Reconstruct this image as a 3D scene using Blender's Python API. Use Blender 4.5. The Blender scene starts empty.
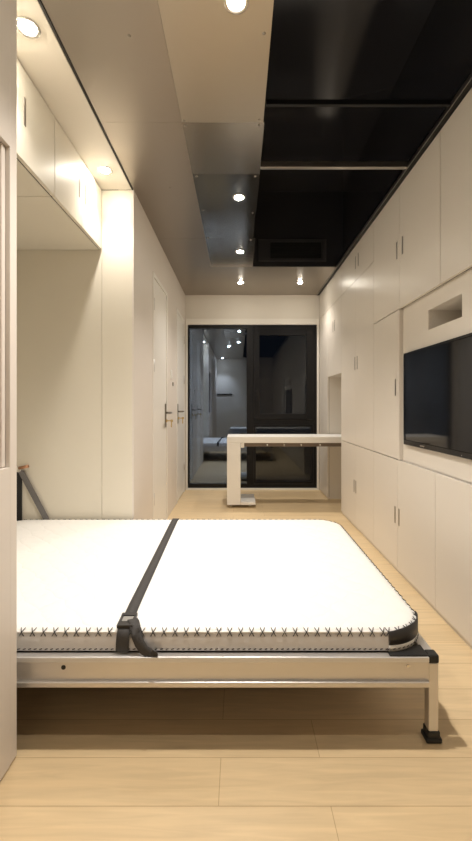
import bpy, bmesh, math, random
from mathutils import Vector, Matrix
random.seed(4)
SC = bpy.context.scene
COL = SC.collection
PI = math.pi

# ------------------------------------------------------------------ scale of the place (metres)
CAM_H = 1.093; F = 400.0
XL, XR = -0.69, 1.03           # left wall plane, right cabinet fronts
YF = 5.14                      # far wall
YN = -2.0                      # wall behind the camera
ZC = 2.505                     # ceiling
YP = 2.62                      # far side panel of the bed niche

# ------------------------------------------------------------------ materials
MATS = {}
def new_mat(name):
    m = bpy.data.materials.new(name); m.use_nodes = True
    MATS[name] = m
    return m, m.node_tree, m.node_tree.nodes['Principled BSDF']
def pmat(name, col, rough=.5, metal=0, spec=.5, coat=0, coat_r=.1, noise=0, nscale=20, bump=0, bscale=200, trans=0, emit=None, emit_s=0, aniso=0, stretch=(1,1,1), rnoise=0):
    m, nt, b = new_mat(name)
    b.inputs['Base Color'].default_value = (*col, 1)
    b.inputs['Roughness'].default_value = rough
    b.inputs['Metallic'].default_value = metal
    b.inputs['Specular IOR Level'].default_value = spec
    b.inputs['Coat Weight'].default_value = coat
    b.inputs['Coat Roughness'].default_value = coat_r
    b.inputs['Transmission Weight'].default_value = trans
    tc = nt.nodes.new('ShaderNodeTexCoord'); mp = nt.nodes.new('ShaderNodeMapping')
    mp.inputs['Scale'].default_value = stretch
    nt.links.new(tc.outputs['Object'], mp.inputs['Vector'])
    if noise or rnoise:
        n = nt.nodes.new('ShaderNodeTexNoise'); n.inputs['Scale'].default_value = nscale; n.inputs['Detail'].default_value = 4
        nt.links.new(mp.outputs['Vector'], n.inputs['Vector'])
        if noise:
            r = nt.nodes.new('ShaderNodeMapRange')
            r.inputs['To Min'].default_value = 1 - noise; r.inputs['To Max'].default_value = 1 + noise
            nt.links.new(n.outputs['Fac'], r.inputs['Value'])
            v = nt.nodes.new('ShaderNodeVectorMath'); v.operation = 'SCALE'
            v.inputs[0].default_value = col
            nt.links.new(r.outputs['Result'], v.inputs['Scale'])
            nt.links.new(v.outputs['Vector'], b.inputs['Base Color'])
        if rnoise:
            r2 = nt.nodes.new('ShaderNodeMapRange')
            r2.inputs['To Min'].default_value = rough - rnoise; r2.inputs['To Max'].default_value = rough + rnoise
            nt.links.new(n.outputs['Fac'], r2.inputs['Value'])
            nt.links.new(r2.outputs['Result'], b.inputs['Roughness'])
    if bump:
        n2 = nt.nodes.new('ShaderNodeTexNoise'); n2.inputs['Scale'].default_value = bscale
        nt.links.new(mp.outputs['Vector'], n2.inputs['Vector'])
        bp = nt.nodes.new('ShaderNodeBump'); bp.inputs['Strength'].default_value = bump; bp.inputs['Distance'].default_value = .002
        nt.links.new(n2.outputs['Fac'], bp.inputs['Height']); nt.links.new(bp.outputs['Normal'], b.inputs['Normal'])
    if emit:
        b.inputs['Emission Color'].default_value = (*emit, 1); b.inputs['Emission Strength'].default_value = emit_s
    return m

pmat('cabinet_paint', (.72, .67, .595), .33, noise=.02, nscale=3, spec=.4)
pmat('left_paint', (.74, .68, .61), .5, noise=.02, nscale=3)
pmat('niche_paint', (.76, .71, .60), .42, noise=.02, nscale=4)
pmat('far_paint', (.74, .70, .63), .55, noise=.02, nscale=3)
pmat('door_white', (.84, .81, .75), .4, noise=.01, nscale=3)
pmat('soffit_paint', (.76, .71, .62), .45)
pmat('desk_white', (.84, .82, .77), .35)
pmat('dark_gap', (.03, .026, .022), .7)
pmat('steel_sheet', (.40, .36, .31), .16, metal=1, rnoise=.04, nscale=6, bump=.05, bscale=5, stretch=(1, .2, 1))
pmat('steel_glow_tint', (.50, .46, .40), .33, metal=1)  # steel of the near sheets, lightened to paint in the glow there
pmat('steel_semi', (.42, .38, .33), .24, metal=1)
pmat('steel_plain', (.40, .36, .315), .36, metal=1)
pmat('black_gloss', (.022, .022, .026), .12, spec=.5, rnoise=.03, nscale=8)
pmat('black_metal', (.006, .006, .007), .35, spec=.3, bump=.05)
pmat('vent_grey', (.035, .035, .038), .3)
pmat('grille_black', (.004, .004, .005), .6)
pmat('edge_steel', (.5, .48, .45), .3, metal=1)
pmat('lit_lip_grey', (.74, .74, .74), .42, metal=.45)
pmat('aluminium', (.70, .68, .66), .38, metal=.8, rnoise=.06, nscale=10, stretch=(.3, 4, 4), noise=.05)
pmat('chrome', (.75, .73, .70), .18, metal=1)
pmat('brushed_nickel', (.33, .30, .26), .32, metal=1)
pmat('brass', (.70, .52, .25), .3, metal=1)
pmat('copper', (.55, .30, .18), .35, metal=1)
pmat('rubber', (.012, .012, .012), .55, bump=.2, bscale=60)
pmat('webbing', (.055, .052, .050), .75, bump=.6, bscale=500, noise=.15, nscale=300)
pmat('buckle_grey', (.30, .29, .27), .35)
pmat('strut_grey', (.20, .19, .19), .5, metal=.4)
pmat('mattress_side', (.68, .67, .67), .28, bump=1.0, bscale=34, coat=.5, coat_r=.15, noise=.04, nscale=10)
pmat('stitch_black', (.02, .02, .022), .7)
pmat('patch_black', (.025, .023, .022), .45, bump=.3, bscale=250)
pmat('patch_white', (.78, .77, .74), .4)
pmat('tv_screen', (.004, .004, .005), .06, spec=.5)
pmat('tv_bezel', (.006, .006, .007), .15, spec=.5)
pmat('plaster', (.80, .76, .68), .7, bump=.08, bscale=80)
pmat('desk_under', (.16, .12, .09), .5)
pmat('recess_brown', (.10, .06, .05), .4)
pmat('ground_dark', (.03, .03, .035), .9, noise=.3, nscale=2)
pmat('lamp_glow', (1, .95, .85), .4, emit=(1, .93, .80), emit_s=120)
pmat('switch_white', (.85, .83, .78), .3)

# mattress cover: quilted ticking
m, nt, b = new_mat('mattress_top')
b.inputs['Base Color'].default_value = (.88, .87, .84, 1); b.inputs['Roughness'].default_value = .5
tc = nt.nodes.new('ShaderNodeTexCoord'); sx = nt.nodes.new('ShaderNodeSeparateXYZ')
nt.links.new(tc.outputs['Object'], sx.inputs['Vector'])
def mth(op, a, bb=None):
    n = nt.nodes.new('ShaderNodeMath'); n.operation = op
    for i, q in enumerate((a, bb)):
        if q is None: continue
        if isinstance(q, (int, float)): n.inputs[i].default_value = q
        else: nt.links.new(q, n.inputs[i])
    return n.outputs[0]
u = mth('ADD', sx.outputs['X'], sx.outputs['Y']); v = mth('SUBTRACT', sx.outputs['X'], sx.outputs['Y'])
wob = nt.nodes.new('ShaderNodeTexNoise'); wob.inputs['Scale'].default_value = 12
nt.links.new(tc.outputs['Object'], wob.inputs['Vector'])
wv = mth('MULTIPLY', wob.outputs['Fac'], .10)
su = mth('ABSOLUTE', mth('SINE', mth('MULTIPLY', mth('ADD', u, wv), 24.0)))
sv = mth('ABSOLUTE', mth('SINE', mth('MULTIPLY', mth('ADD', v, wv), 24.0)))
q = mth('POWER', mth('MINIMUM', su, sv), .5)
q = mth('ADD', q, mth('MULTIPLY', wob.outputs['Fac'], .8))
bp = nt.nodes.new('ShaderNodeBump'); bp.inputs['Strength'].default_value = .5; bp.inputs['Distance'].default_value = .0045
nt.links.new(q, bp.inputs['Height']); nt.links.new(bp.outputs['Normal'], b.inputs['Normal'])

# oak planks lying across the room
m, nt, b = new_mat('oak_planks')
tc = nt.nodes.new('ShaderNodeTexCoord')
mp0 = nt.nodes.new('ShaderNodeMapping'); mp0.inputs['Location'].default_value = (-.024, .040, 0)
nt.links.new(tc.outputs['Object'], mp0.inputs['Vector'])
br = nt.nodes.new('ShaderNodeTexBrick')
br.offset = .749; br.offset_frequency = 2
br.inputs['Color1'].default_value = (.70, .54, .325, 1); br.inputs['Color2'].default_value = (.655, .495, .285, 1)
br.inputs['Mortar'].default_value = (.46, .32, .17, 1)
br.inputs['Scale'].default_value = 1; br.inputs['Mortar Size'].default_value = .0012; br.inputs['Mortar Smooth'].default_value = .2
br.inputs['Brick Width'].default_value = 1.22; br.inputs['Row Height'].default_value = .15
nt.links.new(mp0.outputs['Vector'], br.inputs['Vector'])
mp = nt.nodes.new('ShaderNodeMapping'); mp.inputs['Scale'].default_value = (1.6, 22, 1)
nt.links.new(tc.outputs['Object'], mp.inputs['Vector'])
gn = nt.nodes.new('ShaderNodeTexNoise'); gn.inputs['Scale'].default_value = 2.2; gn.inputs['Detail'].default_value = 7; gn.inputs['Distortion'].default_value = .8
nt.links.new(mp.outputs['Vector'], gn.inputs['Vector'])
rg = nt.nodes.new('ShaderNodeMapRange'); rg.inputs['From Min'].default_value = .3; rg.inputs['From Max'].default_value = .7
rg.inputs['To Min'].default_value = .90; rg.inputs['To Max'].default_value = 1.07
nt.links.new(gn.outputs['Fac'], rg.inputs['Value'])
vm = nt.nodes.new('ShaderNodeVectorMath'); vm.operation = 'SCALE'
nt.links.new(br.outputs['Color'], vm.inputs[0]); nt.links.new(rg.outputs['Result'], vm.inputs['Scale'])
nt.links.new(vm.outputs['Vector'], b.inputs['Base Color'])
b.inputs['Roughness'].default_value = .42
bp = nt.nodes.new('ShaderNodeBump'); bp.inputs['Strength'].default_value = .25; bp.inputs['Distance'].default_value = .002
nt.links.new(br.outputs['Fac'], bp.inputs['Height']); bp.invert = True
nt.links.new(bp.outputs['Normal'], b.inputs['Normal'])

# glazing: coated panes that mirror part of the room and let the rest through
def glass(name, refl, tint, rtint):
    m = bpy.data.materials.new(name); m.use_nodes = True; MATS[name] = m
    nt = m.node_tree; nt.nodes.clear()
    o = nt.nodes.new('ShaderNodeOutputMaterial'); mx = nt.nodes.new('ShaderNodeMixShader')
    t = nt.nodes.new('ShaderNodeBsdfTransparent'); t.inputs['Color'].default_value = (*tint, 1)
    g = nt.nodes.new('ShaderNodeBsdfGlossy'); g.inputs['Roughness'].default_value = .015; g.inputs['Color'].default_value = (*rtint, 1)
    mx.inputs['Fac'].default_value = refl
    nt.links.new(t.outputs[0], mx.inputs[1]); nt.links.new(g.outputs[0], mx.inputs[2]); nt.links.new(mx.outputs[0], o.inputs['Surface'])
glass('coated_glass', .27, (.7, .74, .8), (.55, .70, .95))
glass('clear_glass', .045, (.8, .82, .84), (.9, .95, 1.0))

# ------------------------------------------------------------------ mesh helpers
class MB:
    def __init__(self): self.bm = bmesh.new()
    def box(self, x0, x1, y0, y1, z0, z1, bev=0, seg=2):
        bm = self.bm
        vs = [bm.verts.new((x, y, z)) for x in (x0, x1) for y in (y0, y1) for z in (z0, z1)]
        idx = ((0,1,3,2),(4,6,7,5),(0,4,5,1),(2,3,7,6),(0,2,6,4),(1,5,7,3))
        fs = [bm.faces.new([vs[i] for i in f]) for f in idx]
        if bev:
            es = list({e for f in fs for e in f.edges})
            bmesh.ops.bevel(bm, geom=es, offset=bev, segments=seg, affect='EDGES', profile=.5)
        return self
    def quadbox(self, pts, thick):
        """four corner points extruded along the vector thick"""
        bm = self.bm; t = Vector(thick)
        a = [bm.verts.new(p) for p in pts]; c = [bm.verts.new(Vector(p) + t) for p in pts]
        bm.faces.new(a); bm.faces.new(c[::-1])
        for i in range(4):
            j = (i + 1) % 4
            bm.faces.new((a[j], a[i], c[i], c[j]))
        return self
    def cyl(self, p0, p1, r0, r1=None, n=24, cap=True):
        bm = self.bm; r1 = r0 if r1 is None else r1
        p0 = Vector(p0); p1 = Vector(p1); d = (p1 - p0).normalized()
        up = Vector((0,0,1)) if abs(d.z) < .9 else Vector((1,0,0))
        a = d.cross(up).normalized(); b_ = d.cross(a)
        A = []; B = []
        for i in range(n):
            t = 2*PI*i/n; o = a*math.cos(t) + b_*math.sin(t)
            A.append(bm.verts.new(p0 + o*r0)); B.append(bm.verts.new(p1 + o*r1))
        for i in range(n):
            j = (i+1) % n
            f = bm.faces.new((A[i], A[j], B[j], B[i])); f.smooth = True
        if cap:
            bm.faces.new(A[::-1]); bm.faces.new(B)
        return self
    def lathe(self, prof, c, n=32):
        bm = self.bm; rings = []
        for r, z in prof:
            rings.append([bm.verts.new((c[0]+r*math.cos(2*PI*i/n), c[1]+r*math.sin(2*PI*i/n), c[2]+z)) for i in range(n)])
        for k in range(len(rings)-1):
            for i in range(n):
                j = (i+1) % n
                f = bm.faces.new((rings[k][i], rings[k][j], rings[k+1][j], rings[k+1][i])); f.smooth = True
        return self
    def ribbon(self, pts, width_dirs, w, th):
        """flat band along pts; width_dirs gives the width direction per point"""
        bm = self.bm; rows = []
        n = len(pts)
        for i, p in enumerate(pts):
            p = Vector(p); t = (Vector(pts[min(i+1, n-1)]) - Vector(pts[max(i-1, 0)])).normalized()
            wd = Vector(width_dirs[i]); wd = (wd - t*wd.dot(t)).normalized(); nn = t.cross(wd)
            rows.append([bm.verts.new(p + wd*s*w/2 + nn*q*th/2) for s, q in ((-1,-1),(1,-1),(1,1),(-1,1))])
        for k in range(n-1):
            for i in range(4):
                j = (i+1) % 4
                f = bm.faces.new((rows[k][i], rows[k][j], rows[k+1][j], rows[k+1][i])); f.smooth = True
        bm.faces.new(rows[0][::-1]); bm.faces.new(rows[-1])
        return self
    def build(self, name, mat, parent=None, origin=None):
        bm = self.bm
        bmesh.ops.recalc_face_normals(bm, faces=bm.faces)
        if origin is None and parent is None:
            xs = [v.co for v in bm.verts]
            lo = [min(p[i] for p in xs) for i in range(3)]; hi = [max(p[i] for p in xs) for i in range(3)]
            origin = ((lo[0]+hi[0])/2, (lo[1]+hi[1])/2, lo[2])
        base = Vector(origin) if parent is None else Vector(parent['_base'])
        for v in bm.verts: v.co -= base
        me = bpy.data.meshes.new(name); bm.to_mesh(me); bm.free()
        mats = mat if isinstance(mat, (list, tuple)) else [mat]
        for q in mats: me.materials.append(MATS[q])
        o = bpy.data.objects.new(name, me); COL.objects.link(o)
        if parent is None: o.location = base
        else: o.parent = parent
        o['_base'] = tuple(base)
        return o

def tag(o, label, cat, group=None):
    o['label'] = label; o['category'] = cat
    if group: o['group'] = group
    return o
def thing(name, base, label, cat, group=None):
    o = bpy.data.objects.new(name, None); COL.objects.link(o); o.location = base; o['_base'] = tuple(base)
    o.empty_display_size = .1
    return tag(o, label, cat, group)
def struct_empty(name, base):
    o = bpy.data.objects.new(name, None); COL.objects.link(o); o.location = base; o['_base'] = tuple(base)
    o['kind'] = 'structure'; return o
def struct(name, mb, mat, label=None):
    o = mb.build(name, mat); o['kind'] = 'structure'
    if label: o['label'] = label
    return o

# ================================================================== THE SETTING
XW = 1.46     # true right wall behind the cabinets
XN = -1.62    # back of the bed niche
struct('floor', MB().box(XN-.12, XW+.12, YN-.1, YF+.12, -.08, 0), 'oak_planks')
# far wall around the window opening
WX0, WX1, WZ1 = -.660, 1.002, 2.125
mb = MB()
mb.box(XL-.10, WX0-.022, YF, YF+.12, .001, 2.56); mb.box(WX1+.022, XW+.1, YF, YF+.12, .001, 2.56); mb.box(WX0-.022, WX1+.022, YF, YF+.12, WZ1+.075, 2.56)
struct('wall_far', mb, 'far_paint')
mb = MB()
mb.box(WX0-.022, WX0, YF-.012, YF+.11, .001, WZ1+.074); mb.box(WX1, WX1+.022, YF-.012, YF+.11, .001, WZ1+.074)
mb.box(WX0, WX1, YF-.012, YF+.11, WZ1, WZ1+.074); mb.box(WX0, WX1, YF-.012, YF+.11, .001, .024)
struct('trim_1', mb, 'door_white')
# left wall beyond the niche, with two door openings
D1, D2, DZ = (3.20, 3.84), (4.42, 5.06), 2.165
mb = MB()
for a, c in ((YP, D1[0]), (D1[1], D2[0]), (D2[1], YF)): mb.box(XL-.10, XL, a, c, .001, 2.56)
for a, c in (D1, D2): mb.box(XL-.10, XL, a, c, DZ, 2.56)
struct('wall_left_rear', mb, 'left_paint')
# near partition on the left with a recessed panel
OY0, OY1, OZ0, OZ1 = .25, 1.205, .905, 1.872
YE = 1.243
mb = MB()
mb.box(XL-.06, XL, YN, OY0, .006, 2.56); mb.box(XL-.06, XL, OY1, YE, .006, 2.56, .002)
mb.box(XL-.06, XL, OY0, OY1, .006, OZ0); mb.box(XL-.06, XL, OY0, OY1, OZ1, 2.56)
struct('wall_left_front', mb, 'left_paint')
mb = MB()
mb.box(XL-.05, XL-.012, OY1-.022, OY1-.002, OZ0+.002, OZ1-.002, .003); mb.box(XL-.05, XL-.024, OY1-.046, OY1-.026, OZ0+.002, OZ1-.002, .003)
struct('trim_2', mb, 'left_paint')
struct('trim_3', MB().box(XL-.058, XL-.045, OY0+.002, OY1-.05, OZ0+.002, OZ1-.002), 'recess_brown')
struct('trim_4', MB().box(XN, XL-.062, YE-.02, YE, .001, 2.56), 'niche_paint')
# niche
struct('wall_niche_back', MB().box(XN-.1, XN, YE-.02, YP+.06, .001, 2.56), 'niche_paint')
struct('wall_niche_side', MB().box(XN+.001, -.899, YP, YP+.05, .001, 2.50), 'niche_paint')
struct('trim_5', MB().box(-.897, -.700, YP-.0015, YP+.05, .001, 2.50, .0015), 'niche_paint')
struct('trim_6', MB().box(-.6995, XL-.001, YP+.002, YP+.04, .001, 2.5), 'niche_paint')
# soffit strip over the niche with the dark shadow gap along the metal ceiling
struct('trim_7', MB().box(-.905, XL-.012, -1.9, YP-.003, 2.50, 2.516, .002), 'soffit_paint')
struct('trim_8', MB().box(XL-.011, XL-.002, -1.9, YP+.0, 2.500, 2.514), 'dark_gap')
# right wall and wall behind the camera
struct('wall_right', MB().box(XW, XW+.1, YN, YF, .001, 2.56), 'far_paint')
struct('wall_near', MB().box(XN, XW+.1, YN-.1, YN, .001, 2.56), 'plaster')

# ---- ceiling: slab carrying steel sheets and black gloss panels
ceil = MB().box(XN-.1, .118, YN-.1, YF+.12, 2.56, 2.64).box(.118, XW+.1, 4.11, YF+.12, 2.56, 2.64).box(XR+.055, XW+.1, YN-.1, 4.11, 2.56, 2.64).build('ceiling', 'dark_gap'); ceil['kind'] = 'structure'
def sheet(name, x0, x1, y0, y1, mat, dz=0, dx=0, th=.004):
    """a ceiling sheet; dz lifts the far edge and dx the right edge by a hair, as fitted sheets do"""
    g = .0005
    z = ZC
    pts = [(x0+g, y0+g, z), (x0+g, y1-g, z+dz), (x1-g, y1-g, z+dz+dx), (x1-g, y0+g, z+dx)]
    return MB().quadbox(pts, (0, 0, th)).build(name, mat, ceil)
A0, A1 = XL-.001, -.285
sh = []
sh.append(sheet('metal_sheet', A0, A1, YN, 2.0, 'steel_plain'))
sh.append(sheet('metal_sheet', A0, A1, 2.0, 3.4, 'steel_plain', .001))
sh.append(sheet('metal_sheet', A0, A1, 3.4, 4.09, 'steel_plain', .0))
rows = [(YN, .55, .118, 0, 0), (.55, 2.0, .122, 0, 0), (2.0, 2.45, .127, .0008, .0008), (2.45, 2.92, .127, -.0008, .0008), (2.92, 3.40, .121, .001, 0), (3.40, 4.09, .140, 0, .001)]
for y0, y1, xe, dz, dx in rows:
    sh.append(sheet('metal_sheet', A1, xe, y0, y1, 'steel_glow_tint' if y0 < 1 else 'steel_semi' if y0 < 2.2 else 'steel_sheet', dz, dx))
sh.append(sheet('metal_sheet', A0, XR-.03, 4.09, YF, 'steel_plain'))
for (x, y, k) in ((-.285+.012, 1.985, 0), (-.27, 2.02, 4), (.10, 2.02, 4), (.10, 1.98, 3), (-.26, 2.47, 5), (.10, 2.47, 5), (-.26, 2.90, 5), (.10, 2.94, 6), (-.26, 3.38, 6), (.10, 3.42, 7), (-.42, 1.53, 0), (.095, 1.52, 3), (-.45, 2.6, 1)):
    base = Vector((x, y, ZC+.0005))
    MB().lathe([(0.0001, -.004), (.004, -.0035), (.007, -.0015), (.0075, .002)], base, 12).build('screw', 'brushed_nickel', sh[k])
# open black void over the right half: high black ceiling, black walls, a bulkhead at the far end
VX0, VX1, VZ, VY = .128, XR+.034, 3.28, 4.088
for (y0, y1) in ((YN, 1.2), (1.2, 2.92), (2.924, VY)):
    MB().box(VX0-.02, VX1+.02, y0+.0005, y1-.0005, VZ, VZ+.02).build('black_panel', 'black_gloss', ceil)
struct('wall_void_right', MB().box(VX1, VX1+.02, YN, VY, 2.54, VZ-.001), 'black_gloss')
struct('wall_void_left', MB().box(VX0-.022, VX0-.012, YN, VY, 2.515, VZ-.001), 'black_gloss')
struct('wall_void_far', MB().box(VX0-.01, VX1-.002, VY, VY+.02, 2.512, VZ-.001), 'black_gloss')
struct('wall_void_near', MB().box(VX0-.01, VX1-.002, YN-.02, YN, 2.565, VZ-.001), 'black_gloss')
struct('trim_11', MB().box(VX0, XR-.035, 2.365, 2.390, ZC-.006, ZC+.030, .002), 'edge_steel')
struct('trim_12', MB().box(VX0, XR-.035, 1.878, 1.896, ZC-.001, ZC+.024, .002), 'black_metal')
# dark shadow trim between the ceiling and the tall cabinets
struct('trim_9', MB().box(XR-.03, XR+.035, YN, YF-.002, 2.502, 2.53), 'black_metal')
struct('trim_10', MB().box(XR-.033, XR-.0295, YN, YF-.002, 2.496, 2.520), 'edge_steel')

# air conditioner outlet in the black ceiling
v = thing('air_vent', (.57, VY-.01, 2.57), 'long black air outlet with slats in the dark bulkhead above the right cabinets', 'air vent')
X0, X1, Z0, Z1 = .20, .89, 2.560, 2.785
y1 = VY-.001; y0 = VY-.012
mb = MB()
mb.box(X0, X1, y0, y1, Z0, Z0+.030, .002); mb.box(X0, X1, y0, y1, Z1-.030, Z1, .002)
mb.box(X0, X0+.12, y0, y1, Z0+.030, Z1-.030); mb.box(X1-.045, X1, y0, y1, Z0+.030, Z1-.030)
mb.build('frame', 'vent_grey', v)
MB().box(X0+.121, X1-.046, y1-.002, y1, Z0+.031, Z1-.031).build('backing', 'grille_black', v)
for k in range(5):
    z = Z0 + .042 + k*.031
    MB().quadbox([(X0+.122, y0+.001, z), (X1-.047, y0+.001, z), (X1-.047, y1-.003, z+.012), (X0+.122, y1-.003, z+.012)], (0, 0, .002)).build('slat', 'grille_black', v)

# ---- doors in the left wall
def door(name, a, c, hinge_near):
    r = struct_empty(name, (XL, (a+c)/2, 0))
    mb = MB()
    for y0, y1, z0, z1 in ((a+.001, a+.032, .001, DZ-.001), (c-.032, c-.001, .001, DZ-.001), (a+.032, c-.032, DZ-.033, DZ-.001)):
        mb.box(XL-.09, XL+.005, y0, y1, z0, z1, .001)
    mb.build('door_frame', 'door_white', r)
    MB().box(XL-.045, XL-.003, a+.035, c-.035, .008, DZ-.036, .001).build('door_leaf', 'door_white', r)
    hy = c-.085 if hinge_near else a+.085
    s = -1 if hinge_near else 1
    hd = MB().box(XL-.003, XL+.005, hy-.022, hy+.022, .885, 1.105, .002).build('door_handle', 'brushed_nickel', r)
    MB().cyl((XL+.004, hy, 1.02), (XL+.052, hy, 1.02), .010).build('spindle', 'brushed_nickel', hd)
    MB().cyl((XL+.052, hy-s*.012, 1.02), (XL+.052, hy+s*.115, 1.02), .010, .008).build('lever', 'brushed_nickel', hd)
    MB().cyl((XL+.004, hy, .945), (XL+.016, hy, .945), .014).build('key_cylinder', 'brass', hd)
    k = MB().box(XL+.014, XL+.05, hy-.0012, hy+.0012, .940, .950)
    k.cyl((XL+.058, hy-.0012, .945), (XL+.058, hy+.0012, .945), .013)
    k.box(XL+.052, XL+.062, hy-.012, hy-.009, .885, .940)
    k.build('key', 'brass', hd)
    y = a+.034 if hinge_near else c-.034
    for z in (.28, 1.36, 1.86):
        MB().cyl((XL+.003, y, z), (XL+.003, y, z+.10), .0055, n=12).build('hinge', 'aluminium', r)
door('door_1', *D1, True)
door('door_2', *D2, False)
# light switch between the doors
s = thing('light_switch', (XL, 4.05, 1.36), 'small white light switch plate on the left wall between the two doors', 'light switch')
MB().box(XL+.0005, XL+.008, 4.005, 4.095, 1.36, 1.45, .003).build('plate', 'switch_white', s)
MB().box(XL+.007, XL+.011, 4.018, 4.048, 1.375, 1.435, .001).build('rocker', 'switch_white', s)
MB().box(XL+.007, XL+.011, 4.052, 4.082, 1.375, 1.435, .001).build('rocker', 'switch_white', s)
b_ = tag(MB().box(XL+.0005, XL+.007, 4.14, 4.18, 1.29, 1.33, .003).build('call_button', 'brushed_nickel'), 'tiny grey square button low beside the light switch on the left wall', 'button')

# ---- window: black aluminium frame, one tall pane, one opening sash over a low pane
w = struct_empty('window_1', ((WX0+WX1)/2, YF+.03, .02))
f0, f1 = YF+.010, YF+.075
mb = MB(); L, R, T, B = WX0+.002, WX1-.002, WZ1-.002, .026
mb.box(L, L+.018, f0, f1, B, T); mb.box(R-.045, R, f0, f1, B, T); mb.box(L+.018, R-.045, f0, f1, T-.04, T); mb.box(L+.018, R-.045, f0, f1, B, B+.05)
mb.box(.100, .190, f0, f1, B+.05, T-.04); mb.box(.190, R-.045, f0, f1, .840, .905)
mb.build('frame', 'black_metal', w)
pn = MB().box(L+.019, .099, YF+.040, YF+.046, B+.051, T-.041).build('pane', 'coated_glass', w); pn['label'] = 'tall left pane mirroring the room'
sash = MB(); SX0, SX1, SZ0, SZ1 = .192, R-.047, .907, T-.042
for bx in ((SX0, SX0+.070, SZ0, SZ1), (SX1-.088, SX1, SZ0, SZ1), (SX0+.070, SX1-.088, SZ0, SZ0+.075), (SX0+.070, SX1-.088, SZ1-.090, SZ1)):
    sash.box(bx[0], bx[1], YF-.004, f0+.03, bx[2], bx[3], .003)
sa = sash.build('sash', 'black_metal', w); sa['label'] = 'black opening sash of the upper right window'
MB().box(SX0+.071, SX1-.089, YF+.016, YF+.022, SZ0+.076, SZ1-.091).build('pane', 'clear_glass', sa)
mbx = MB().box(SX0+.022, SX0+.046, YF-.010, YF-.004, 1.22, 1.30, .002); mbx.cyl((SX0+.034, YF-.010, 1.27), (SX0+.034, YF-.035, 1.27), .008); mbx.box(SX0+.026, SX0+.042, YF-.044, YF-.032, 1.15, 1.28, .003)
mbx.build('sash_handle', 'black_metal', sa)
p2 = MB().box(.191, R-.046, YF+.040, YF+.046, B+.051, .839).build('pane', 'clear_glass', w)
lo = MB()
lo.box(.191, .215, YF+.014, YF+.036, B+.052, .838); lo.box(R-.070, R-.047, YF+.014, YF+.036, B+.052, .838); lo.box(.215, R-.070, YF+.014, YF+.036, B+.052, B+.08); lo.box(.215, R-.070, YF+.014, YF+.036, .81, .838)
lo.build('glazing_bead', 'black_metal', w)
# the night outside
struct('ground', MB().box(-6, 7, YF+.13, 14, -.2, -.05), 'ground_dark')

# ================================================================== CABINETS
def handle_bar(parent, X, y, z0, z1, dirx):
    """slim upright edge pull let into the door; dirx = way the door faces"""
    mb = MB()
    a, c = sorted((X - dirx*.001, X + dirx*.0015))
    mb.box(a, c, y-.0085, y+.0085, z0, z1, .0006)
    return mb.build('handle', 'brushed_nickel', parent)
def cabinet(name, label, y0, y1, z0, z1, doors, handles, X=XR, depth=.40, dirx=-1, mat='cabinet_paint', group=None, g=.0016, plinth=0):
    """doors: list of (y0,y1); handles: per door None or (y, z0, z1)"""
    r = thing(name, (X - dirx*depth/2, (y0+y1)/2, z0), label, 'cabinet', group)
    fx = X - dirx*.018
    a, c = sorted((fx - dirx*.003, fx - dirx*depth))
    mb = MB().box(a, c, y0+.001, y1-.001, z0+plinth, z1-.001)
    if plinth:
        a2, c2 = sorted((X - dirx*.010, X - dirx*depth))
        mb.box(a2, c2, y0+.001, y1-.001, z0, z0+plinth)
    mb.build('body', mat, r)
    MB().box(min(fx-dirx*.0005, fx-dirx*.0025), max(fx-dirx*.0005, fx-dirx*.0025), y0+.002, y1-.002, z0+max(plinth, .002), z1-.002).build('gap_shade', 'dark_gap', r)  # dark sheet behind the doors, painting shade into the gaps
    a, c = sorted((X, fx))
    for (d0, d1), h in zip(doors, handles):
        d = MB().box(a, c, d0+g, d1-g, z0+plinth+g+.001, z1-g, .0012).build('door', mat, r)
        if h: handle_bar(d, X, *h, dirx)
    return r
GR = 'white cabinets of the right wall'
H1, H2 = (.315, .425), (.315, .425)
# lower row
cabinet('low_cabinet', 'white low cabinet at far end of the right wall, beside the desk', 3.06, 4.03, .001, .737,
        [(3.06, 3.55), (3.55, 4.03)], [(3.525, *H1), (3.580, *H1)], group=GR, plinth=.022)
cabinet('low_cabinet', 'white low cabinet with a handle pair, just below the TV corner along the bed', 2.10, 3.06, .001, .737,
        [(2.10, 2.605), (2.605, 3.06)], [(2.575, *H1), (2.640, *H1)], group=GR, plinth=.022)
cabinet('low_cabinet', 'white low cabinet without visible handles at the right edge of the photo, under the TV', 1.14, 2.10, .001, .737,
        [(1.14, 1.62), (1.62, 2.10)], [(1.59, *H1), (1.65, *H1)], group=GR, plinth=.022)
# middle row
cabinet('tall_cabinet', 'white two-door cabinet above the far low cabinet, handles at chest height', 3.06, 4.03, .739, 2.19,
        [(3.06, 3.54), (3.54, 4.03)], [(3.485, 1.405, 1.52), (3.555, 1.405, 1.52)], group=GR, g=.0005)
tc_ = cabinet('tall_cabinet', 'narrow white one-door cabinet directly left of the TV', 2.592, 3.058, .739, 1.709,
        [(2.592, 3.058)], [(2.632, 1.155, 1.265)], group=GR)
MB().box(XR, XR+.40, 2.571, 2.590, .739, 1.709, .001).build('side_panel', 'cabinet_paint', tc_)
cabinet('wall_cabinet', 'white two-door cabinet above the desk alcove near the window', 4.032, 4.65, 1.415, 2.19,
        [(4.032, 4.345), (4.345, 4.65)], [(4.315, 1.89, 2.01), (4.385, 1.89, 2.01)], group=GR, g=.0005)
cabinet('tall_cabinet', 'narrow white full-height cabinet panel right beside the window frame', 4.652, 5.125, .001, 2.19,
        [(4.652, 5.125)], [None], group=GR, plinth=.022)
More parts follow.
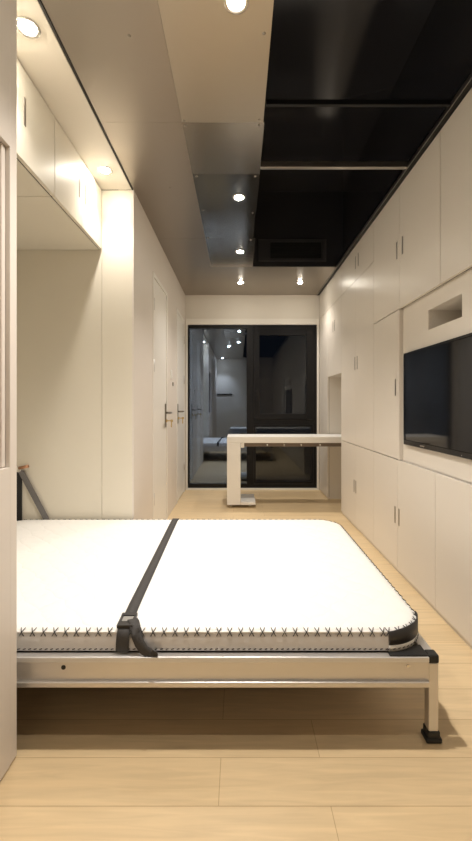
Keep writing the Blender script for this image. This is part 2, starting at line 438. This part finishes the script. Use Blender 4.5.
# upper row
cabinet('overhead_cabinet', 'white overhead cabinet at ceiling height nearest the window, no handles', 4.032, 5.125, 2.192, 2.500,
        [(4.032, 4.58), (4.58, 5.125)], [None, None], group=GR, g=.0005)
cabinet('overhead_cabinet', 'white overhead cabinet at ceiling height with a handle pair, far part of right wall', 3.062, 4.03, 2.192, 2.500,
        [(3.062, 3.53), (3.53, 4.03)], [(3.455, 2.295, 2.405), (3.535, 2.295, 2.405)], group=GR, g=.0005)
cabinet('overhead_cabinet', 'large white overhead cabinet with shiny handle pair, above the left end of the TV', 2.05, 3.06, 1.711, 2.500,
        [(2.05, 2.565), (2.565, 3.06)], [(2.520, 2.045, 2.156), (2.610, 2.045, 2.156)], group=GR)
cabinet('overhead_cabinet', 'large white overhead cabinet at the right edge of the photo, above the open niche', 1.04, 2.048, 1.711, 2.500,
        [(1.04, 1.54), (1.54, 2.048)], [(1.51, 2.045, 2.156), (1.57, 2.045, 2.156)], group=GR)
# plain white run behind the camera's side
struct('wall_right_front', MB().box(XR, XW-.002, YN+.002, 1.035, .001, 2.50), 'cabinet_paint')

# TV panel with the open niche
PX = XR+.024
t = thing('media_panel', (PX+.1, 1.85, .739), 'white recessed back panel framing the TV, with a small open niche', 'wall panel')
NY0, NY1, NZ0, NZ1 = 1.890, 2.226, 1.510, 1.620
mb = MB()
mb.box(PX, PX+.016, 1.142, 2.569, .739, NZ0); mb.box(PX, PX+.016, 1.142, 2.569, NZ1, 1.709)
mb.box(PX, PX+.016, 1.142, NY0, NZ0, NZ1); mb.box(PX, PX+.016, NY1, 2.569, NZ0, NZ1)
mb.build('panel', 'cabinet_paint', t)
mb = MB()
mb.box(PX+.017, PX+.20, NY0-.012, NY0, NZ0-.012, NZ1+.012); mb.box(PX+.017, PX+.20, NY1, NY1+.012, NZ0-.012, NZ1+.012)
mb.box(PX+.017, PX+.20, NY0, NY1, NZ0-.012, NZ0); mb.box(PX+.017, PX+.20, NY0, NY1, NZ1, NZ1+.012); mb.box(PX+.188, PX+.20, NY0, NY1, NZ0, NZ1)
mb.build('niche_box', 'cabinet_paint', t)
# TV
TY0, TY1, TZ0, TZ1 = 1.49, 2.520, .846, 1.416
TX = XR+.006
t = thing('television', (TX+.01, (TY0+TY1)/2, TZ0), 'wide black flat-screen TV switched off on the right wall', 'television')
mb = MB()
mb.box(TX, PX-.001, TY0, TY1, TZ0, TZ0+.030, .002); mb.box(TX, PX-.001, TY0, TY1, TZ1-.014, TZ1, .002)
mb.box(TX, PX-.001, TY0, TY0+.014, TZ0+.030, TZ1-.014); mb.box(TX, PX-.001, TY1-.014, TY1, TZ0+.030, TZ1-.014)
mb.box(TX+.008, PX-.001, TY0+.014, TY1-.014, TZ0+.030, TZ1-.014)
mb.build('bezel', 'tv_bezel', t)
MB().box(TX+.004, TX+.0075, TY0+.015, TY1-.015, TZ0+.031, TZ1-.015).build('screen', 'tv_screen', t)
MB().box(TX-.001, TX+.001, 2.235, 2.29, TZ0+.010, TZ0+.018).build('bezel_mark', 'chrome', t)  # small silver mark on the lower bezel
MB().cyl((TX-.0012, 1.86, TZ0+.012), (TX+.001, 1.86, TZ0+.012), .003, n=12).build('indicator_lamp', 'chrome', t)
MB().box(TX-.0008, TX+.001, TY0+.02, TY1-.005, TZ0+.001, TZ0+.003).build('trim_line', 'chrome', t)

# cupboards above the bed niche
CX = -.897
GL = 'white cupboards over the bed niche'
cabinet('niche_cupboard', 'white overhead cupboard above the bed, far one with a handle pair by the side panel', 1.95, 2.617, 2.108, 2.497,
        [(1.95, 2.285), (2.285, 2.617)], [(2.250, 2.262, 2.380), (2.335, 2.262, 2.380)], X=CX, depth=.71, dirx=1, mat='niche_paint', group=GL)
cabinet('niche_cupboard', 'white overhead cupboard above the bed, nearer one with one handle showing', 1.262, 1.948, 2.108, 2.497,
        [(1.262, 1.610), (1.610, 1.948)], [(1.575, 2.262, 2.380), (1.675, 2.262, 2.380)], X=CX, depth=.71, dirx=1, mat='niche_paint', group=GL)

# ================================================================== DESK in the alcove
d = thing('pull_out_desk', (.45, 4.42, 0), 'white pull-out desk in front of the window, sliding from the right cabinets', 'desk')
DY0, DY1 = 4.235, 4.630
MB().box(-.127, 1.25, DY0, DY1, .690, .757, .004).build('tabletop', 'desk_white', d)
MB().box(-.127, .016, DY0, DY1, .034, .689, .003).build('leg', 'desk_white', d)
MB().box(.018, .175, DY0, DY1, .034, .064, .003).build('base_plate', 'desk_white', d)['label'] = 'low base plate beside the desk leg'
mb = MB().box(.018, 1.25, DY0+.012, DY0+.032, .652, .689); mb.box(.018, 1.25, DY1-.032, DY1-.012, .652, .689)
mb.build('slide_rail', 'desk_under', d)
MB().box(.0185, .055, DY0+.004, DY0+.0115, .640, .689, .002).build('bracket', 'door_white', d)
for x in (.30, .48, .66, .86):
    MB().cyl((x, DY0+.0118, .670), (x, DY0+.006, .670), .009, n=12).build('screw', 'chrome', d)
for x in (-.085, .115):
    for y in (DY0+.05, DY1-.05):
        c = MB().box(x-.016, x+.016, y-.014, y+.014, .020, .0335).build('caster', 'rubber', d)
        MB().cyl((x-.012, y, .0145), (x+.012, y, .0145), .014, n=16).build('wheel', 'chrome', c)

# ================================================================== BED
bd = thing('fold_down_bed_frame', (-.4, 1.95, 0), 'grey metal fold-down bed frame carrying the mattress, hinged in the niche', 'bed frame')
BX0, BX1, BY0, BY1 = -1.50, .612, 1.290, 2.605
ZT = .277
def rail_front():
    mb = MB()
    mb.box(BX0, BX1, BY0, BY0+.004, .206, ZT-.0)                        # face
    mb.box(BX0, BX1, BY0-.0002, BY0+.024, ZT, ZT+.004, .0015)            # top lip
    mb.box(BX0, BX1, BY0-.011, BY0+.020, .188, .206, .003)              # lower flange
    mb.box(BX0, BX1, BY0+.020, BY0+.024, .206, ZT)
    MB().box(BX0, BX1, BY0-.0045, BY0-.0005, ZT-.012, ZT+.004, .0012).build('rail_lip', 'lit_lip_grey', bd)  # light grey band put in for the lit top of the lip
    return mb.build('front_rail', 'aluminium', bd)
fr = rail_front()
MB().cyl((-.566, BY0-.0008, .247), (-.566, BY0+.001, .247), .0075, n=16).build('bolt_hole', 'rubber', fr)
MB().cyl((.545, BY0-.003, .252), (.545, BY0+.001, .252), .0045, n=12).build('rivet', 'chrome', fr)
mb = MB(); mb.box(BX0, BX1, BY1-.024, BY1, .190, ZT+.004, .002); mb.build('back_rail', 'aluminium', bd)
mb = MB(); mb.box(BX1-.004, BX1+.034, BY0+.042, BY1-.036, .206, ZT, .003); mb.box(BX1-.03, BX1-.004, BY0+.042, BY1-.036, .190, .206)
mb.build('foot_rail', 'aluminium', bd)
MB().box(BX0, BX0+.03, BY0+.026, BY1-.026, .190, ZT, .002).build('head_rail', 'aluminium', bd)
MB().box(BX0+.032, BX1-.032, BY0+.026, BY1-.026, .240, .262).build('base_board', 'recess_brown', bd)
for k, y in enumerate((BY0+.004, BY1-.036)):
    lg = MB().box(BX1+.002, BX1+.034, y, y+.032, .030, ZT-.020, .003).build('leg', 'aluminium', bd)
    mb = MB(); cx, cy = BX1+.018, y+.016
    mb.box(cx-.020, cx+.020, cy-.020, cy+.020, .016, .038, .004); mb.box(cx-.026, cx+.026, cy-.023, cy+.023, .001, .0175, .005)
    mb.build('rubber_foot', 'rubber', lg)
    MB().box(BX1+.0, BX1+.036, y-.002, y+.034, ZT-.021, ZT+.007, .006, 3).build('corner_cap', 'rubber', lg)
    if k == 0:
        MB().box(BX1-.125, BX1-.001, y-.003, y+.055, ZT+.0042, ZT+.009, .002).build('corner_pad', 'rubber', bd)
# hinge posts and folding struts at the head of the bed
for k, y in enumerate((BY1+.002, BY0-.013)):
    h = MB().box(-1.452, -1.418, y, y+.011, .001, .668, .002).build('hinge_post', 'rubber', bd)
    h['label'] = 'black upright hinge post at the bed head'
    yy = y-.007 if k == 0 else y+.012
    MB().quadbox([(-1.440, yy, .665), (-1.400, yy, .665), (-1.225, yy, .335), (-1.265, yy, .335)], (0, .006, 0)).build('strut', 'strut_grey', bd)
    MB().cyl((-1.432, yy-.008, .675), (-1.432, yy+.012, .675), .018, n=16).build('pivot', 'chrome', h)
    MB().cyl((-1.425, yy-.009, .683), (-1.365, yy-.009, .697), .010, n=12).build('pin', 'copper', h)

# ---------------- mattress
mt = thing('mattress', (-.42, 1.96, ZT+.005), 'white quilted mattress with black zigzag edge stitching on the metal bed', 'mattress')
MX0, MX1, MY0, MY1 = -1.48, .636, 1.312, 2.600
NC = 14
def outline(ins, r=.145, n=NC):
    x0, x1, y0, y1 = MX0+ins, MX1-ins, MY0+ins, MY1-ins
    rr = max(.012, r-ins)
    pts = []
    for cx, cy, a0 in ((x1-rr, y0+rr, -PI/2), (x1-rr, y1-rr, 0), (x0+rr, y1-rr, PI/2), (x0+rr, y0+rr, PI)):
        for i in range(n+1):
            t = a0 + (PI/2)*i/n
            pts.append((cx+rr*math.cos(t), cy+rr*math.sin(t)))
    # subdivide the straight runs
    out = []
    N = len(pts)
    for i in range(N):
        p, q = pts[i], pts[(i+1) % N]
        out.append(p)
        if (i+1) % (n+1) == 0:
            for k in range(1, 24): out.append((p[0]+(q[0]-p[0])*k/24, p[1]+(q[1]-p[1])*k/24))
    return out
MZ0, MZS = ZT+.0055, .345       # underside, top seam
def loft(rings, cap0=False, cap1=False, smooth=True):
    mb = MB(); bm = mb.bm
    R = [[bm.verts.new((x, y, z)) for x, y in outline(i)] for i, z in rings]
    for k in range(len(R)-1):
        n = len(R[k])
        for i in range(n):
            j = (i+1) % n
            f = bm.faces.new((R[k][i], R[k][j], R[k+1][j], R[k+1][i])); f.smooth = smooth
    if cap0: bm.faces.new(R[0][::-1])
    if cap1: bm.faces.new(R[-1])
    return mb
side = loft([(.05, MZ0), (.006, MZ0), (.002, MZ0+.003), (-.001, MZ0+.012), (.0, MZ0+.034), (.004, MZS-.008), (.007, MZS)], cap0=True)
side.build('side_band', 'mattress_side', mt)
top = loft([(.0065, MZS-.0005), (.010, MZS+.004), (.022, MZS+.009), (.05, MZS+.013), (.09, MZS+.015), (.14, MZS+.016), (.30, MZS+.017), (.5, MZS+.0175)], cap1=True)
top.build('quilted_top', 'mattress_top', mt)
# piping along both seams
def piping(ins, z, r, mat, name):
    pts = outline(ins); mb = MB(); bm = mb.bm; n = len(pts); rings = []
    for i in range(n):
        a, c = Vector(pts[i-1]), Vector(pts[(i+1) % n]); t = (c-a).normalized(); nn = Vector((t.y, -t.x))
        p = Vector(pts[i])
        rings.append([bm.verts.new((p.x+nn.x*r*math.cos(k*PI/3), p.y+nn.y*r*math.cos(k*PI/3), z+r*math.sin(k*PI/3))) for k in range(6)])
    for i in range(n):
        for k in range(6):
            f = bm.faces.new((rings[i][k], rings[i][(k+1) % 6], rings[(i+1) % n][(k+1) % 6], rings[(i+1) % n][k])); f.smooth = True
    return mb.build(name, mat, mt)
piping(.0065, MZS, .0035, 'mattress_top', 'top_piping')
# walk along an outline at even steps
def walk(ins, step):
    pts = [Vector(p) for p in outline(ins)]; pts.append(pts[0]); res = []; carry = 0
    for a, c in zip(pts[:-1], pts[1:]):
        L = (c-a).length
        if L < 1e-9: continue
        t = (c-a)/L; s = carry
        while s < L:
            res.append((a+t*s, t)); s += step
        carry = s-L
    return res
# zigzag (x shaped) stitches over the top seam
mb = MB()
for p, t in walk(.004, .036):
    n_ = Vector((t.y, -t.x))
    for sgn in (-1, 1):
        a = Vector((p.x - t.x*.0075*sgn, p.y - t.y*.0075*sgn, 0)); c = Vector((p.x + t.x*.0075*sgn, p.y + t.y*.0075*sgn, 0))
        lo_ = a + Vector((n_.x*.0032, n_.y*.0032, MZS-.011)); mid = (a+c)/2 + Vector((n_.x*.003, n_.y*.003, MZS+.002)); hi_ = c + Vector((-n_.x*.010, -n_.y*.010, MZS+.0105))
        mb.cyl(lo_, mid, .0013, n=6); mb.cyl(mid, hi_, .0013, n=6)
mb.build('edge_stitching', 'stitch_black', mt)
# running stitch at the bottom seam
mb = MB()
for p, t in walk(0, .018):
    n_ = Vector((t.y, -t.x)); o = n_*.0022
    z = MZ0+.010
    mb.cyl((p.x-t.x*.0042+o.x, p.y-t.y*.0042+o.y, z), (p.x+t.x*.0042+o.x, p.y+t.y*.0042+o.y, z+.002), .0015, n=6)
mb.build('bottom_stitching', 'stitch_black', mt)
# black corner patch with a white printed strip under it, curved round the near right corner
def strip(z0, z1, name, mat, off, s0, s1, curl=0):
    seq = [(p, t) for p, t in walk(0, .006)]
    # start where the straight front side meets the corner arc (outline starts there)
    k0, k1 = int(s0/.006), int(s1/.006)
    sel = [seq[k % len(seq)] for k in range(k0, k1)]
    mb = MB(); bm = mb.bm; A = []; B = []; A2 = []; B2 = []
    zt = z1
    for i, (p, t) in enumerate(sel):
        z1 = zt + curl*math.sin(PI*i/(len(sel)-1))
        n_ = Vector((t.y, -t.x)); q = p + n_*off; q2 = p + n_*(off-.003)
        A.append(bm.verts.new((q.x, q.y, z0))); B.append(bm.verts.new((q.x, q.y, z1)))
        A2.append(bm.verts.new((q2.x, q2.y, z0))); B2.append(bm.verts.new((q2.x, q2.y, z1)))
    for i in range(len(A)-1):
        for f in ((A[i], A[i+1], B[i+1], B[i]), (A2[i], B2[i], B2[i+1], A2[i+1]), (B[i], B[i+1], B2[i+1], B2[i]), (A[i], A2[i], A2[i+1], A[i+1])):
            bm.faces.new(f).smooth = True
    bm.faces.new((A[0], B[0], B2[0], A2[0])); bm.faces.new((A[-1], A2[-1], B2[-1], B[-1]))
    return mb.build(name, mat, mt)
strip(.306, .350, 'corner_patch', 'patch_black', .0022, 0.004, .225, .010)['label'] = 'black patch round the near right corner'
ws = strip(.286, .3055, 'printed_strip', 'patch_white', .0020, 0.004, .215)
# tiny printed letters on the white strip
seq = walk(0, .006)
for i, ch in enumerate('CSS'):
    p, t = seq[int((.115 + i*.016)/.006)]
    n_ = Vector((t.y, -t.x)); q = p + n_*.0027
    cu = bpy.data.curves.new('letter', 'FONT'); cu.body = ch; cu.size = .019; cu.extrude = .0004; cu.align_x = 'CENTER'
    tmp = bpy.data.objects.new('letter', cu); COL.objects.link(tmp)
    bpy.context.view_layer.update()
    me = bpy.data.meshes.new_from_object(tmp.evaluated_get(bpy.context.evaluated_depsgraph_get()))
    bpy.data.objects.remove(tmp)
    M = Matrix(((t.x, 0, n_.x), (t.y, 0, n_.y), (0, 1, 0)))
    bm = bmesh.new(); bm.from_mesh(me)
    base = Vector(mt['_base'])
    for vv in bm.verts: vv.co = M @ vv.co + Vector((q.x, q.y, .2885)) - base
    bm.to_mesh(me); bm.free(); me.materials.clear(); me.materials.append(MATS['stitch_black'])
    o = bpy.data.objects.new('printed_letter', me); COL.objects.link(o); o.parent = mt

# ---------------- strap across the mattress
ZS = MZS+.0195
st = thing('mattress_strap', (-.385, 1.30, .30), 'black webbing strap with a buckle tied across the white mattress', 'strap')
pts = [(-.409, 2.606, .300), (-.409, 2.606, .338), (-.4085, 2.600, MZS+.010), (-.408, 2.575, MZS+.015), (-.406, 2.50, ZS)]
for k in range(1, 9): pts.append((-.406 + .024*k/8, 2.50 - 1.04*k/8, ZS))
pts += [(-.380, 1.41, ZS-.0005), (-.378, 1.375, ZS-.002)]
MB().ribbon(pts, [(1, 0, 0)]*len(pts), .040, .0022).build('band', 'webbing', st)
# buckle lying over the front edge
bk = MB()
def plate(x0, x1, a, c, th):      # a,c = (y,z) along the slope of the edge
    v0 = Vector((0, a[0], a[1])); v1 = Vector((0, c[0], c[1])); dr = (v1-v0).normalized(); nn = Vector((1, 0, 0)).cross(dr)
    if nn.z < 0: nn = -nn
    return [(x0, *a), (x1, *a), (x1, *c), (x0, *c)], nn*th
p0, p1 = (1.385, ZS-.0005), (1.318, MZS+.0115)
bx = -.377
def lerp(s): return (p0[0]+(p1[0]-p0[0])*s, p0[1]+(p1[1]-p0[1])*s)
for s0, s1 in ((0, .20), (.66, 1.0)): bk.quadbox(*plate(bx-.026, bx+.026, lerp(s0), lerp(s1), .011))
bk.quadbox(*plate(bx-.026, bx-.018, lerp(.2), lerp(.66), .010)); bk.quadbox(*plate(bx+.018, bx+.026, lerp(.2), lerp(.66), .010))
bko = bk.build('buckle', 'patch_black', st)
MB().quadbox(*plate(bx-.0175, bx+.0175, lerp(.21), lerp(.65), .0075)).build('buckle_tongue', 'buckle_grey', bko)
# short length hanging down the side
pts = [(-.378, 1.322, MZS+.012), (-.378, 1.3075, MZS+.004), (-.379, 1.3045, MZS-.010), (-.380, 1.3030, .315), (-.381, 1.3035, ZT+.010)]
MB().ribbon(pts, [(1, 0, 0)]*len(pts), .042, .0022).build('short_end', 'webbing', st)
# loose tail falling to the right
pts = [(-.360, 1.350, MZS+.026), (-.350, 1.335, MZS+.025), (-.342, 1.318, MZS+.016), (-.334, 1.303, MZS-.002), (-.322, 1.295, MZS-.024), (-.306, 1.292, MZS-.044), (-.288, 1.290, MZS-.055), (-.262, 1.289, ZT+.0085)]
wd = [(1, -.1, -.1), (1, -.1, -.2), (1, -.1, -.3), (1, -.1, 0), (1, -.1, .2), (1, -.1, .5), (.8, 0, 1), (.4, -.6, .9)]
MB().ribbon(pts, wd, .034, .0022).build('loose_end', 'webbing', st)

# ================================================================== LAMPS
def downlight(x, y, z, label, watts, blend=1.0, size=120, col=(1, .925, .85), group='recessed ceiling spotlights'):
    r = thing('downlight', (x, y, z), label, 'ceiling light', group)
    MB().lathe([(.030, -.001), (.031, -.004), (.040, -.005), (.044, -.003), (.0445, -.0002), (.030, -.0002)], (x, y, z), 36).build('trim_ring', 'chrome', r)
    MB().lathe([(.0001, -.014), (.012, -.0125), (.022, -.009), (.028, -.004), (.0295, -.0006)], (x, y, z), 28).build('lamp', 'lamp_glow', r)
    ld = bpy.data.lights.new('downlight_beam', 'SPOT'); ld.energy = watts; ld.color = col
    ld.spot_size = math.radians(size); ld.spot_blend = blend; ld.shadow_soft_size = .028
    lo = bpy.data.objects.new('downlight_beam', ld); COL.objects.link(lo); lo.parent = r; lo.location = (0, 0, -.05)
    return r
W = 34
downlight(-.787, 1.49, 2.4995, 'bright spotlight in the white strip over the bed niche, nearest the camera', 10)
downlight(-.803, 2.395, 2.4995, 'bright spotlight in the white strip at the far end of the bed niche cupboards', 11)
downlight(-.010, 1.40, ZC, 'spotlight in the metal ceiling nearest the camera, cut by the top of the photo', 72)
downlight(.000, 2.72, ZC, 'spotlight in the metal ceiling, second from the camera, large with dark sheets around', W, size=96)
downlight(.010, 3.68, ZC, 'spotlight in the metal ceiling level with the black air outlet', W)
downlight(.020, 4.61, ZC, 'small left one of the two spotlights close to the window wall', 22)
downlight(.705, 4.61, ZC, 'small right one of the two spotlights close to the window wall, by the cabinets', 20)
downlight(-.24, .73, ZC, 'spotlight in the metal ceiling just above the camera', 13)
downlight(-.50, -1.62, ZC, 'spotlight in the metal ceiling behind the camera', 50, size=96)

# coat rail on the wall behind the camera, seen only mirrored in the window
cr = thing('coat_rail', (-.6, YN, 1.36), 'row of dark coat hooks mirrored in the left window pane', 'coat rail')
MB().box(-1.02, -.20, YN+.001, YN+.018, 1.40, 1.44, .003).build('rail', 'rubber', cr)
for k in range(5):
    x = -.95 + k*.17
    MB().cyl((x, YN+.018, 1.41), (x, YN+.07, 1.40), .012, n=10).cyl((x, YN+.07, 1.395), (x, YN+.08, 1.45), .012, n=10).build('hook', 'rubber', cr)

# ================================================================== WORLD, CAMERA, VIEW
wd_ = bpy.data.worlds.new('night'); SC.world = wd_; wd_.use_nodes = True
bg = wd_.node_tree.nodes['Background']; bg.inputs['Color'].default_value = (.10, .13, .2, 1); bg.inputs['Strength'].default_value = .02
cd = bpy.data.cameras.new('camera'); cam = bpy.data.objects.new('camera', cd); COL.objects.link(cam)
cam.location = (0, 0, CAM_H); cam.rotation_euler = (PI/2, 0, 0)
cd.sensor_fit = 'VERTICAL'; cd.sensor_height = 36; cd.lens = F*36/841
cd.shift_x = (236-239)/841; cd.shift_y = (405-420.5)/841
cd.clip_start = .02
SC.camera = cam
SC.view_settings.view_transform = 'Standard'; SC.view_settings.look = 'None'; SC.view_settings.gamma = 1
SC.view_settings.exposure = 0.85
for o in SC.objects:
    if '_base' in o: del o['_base']
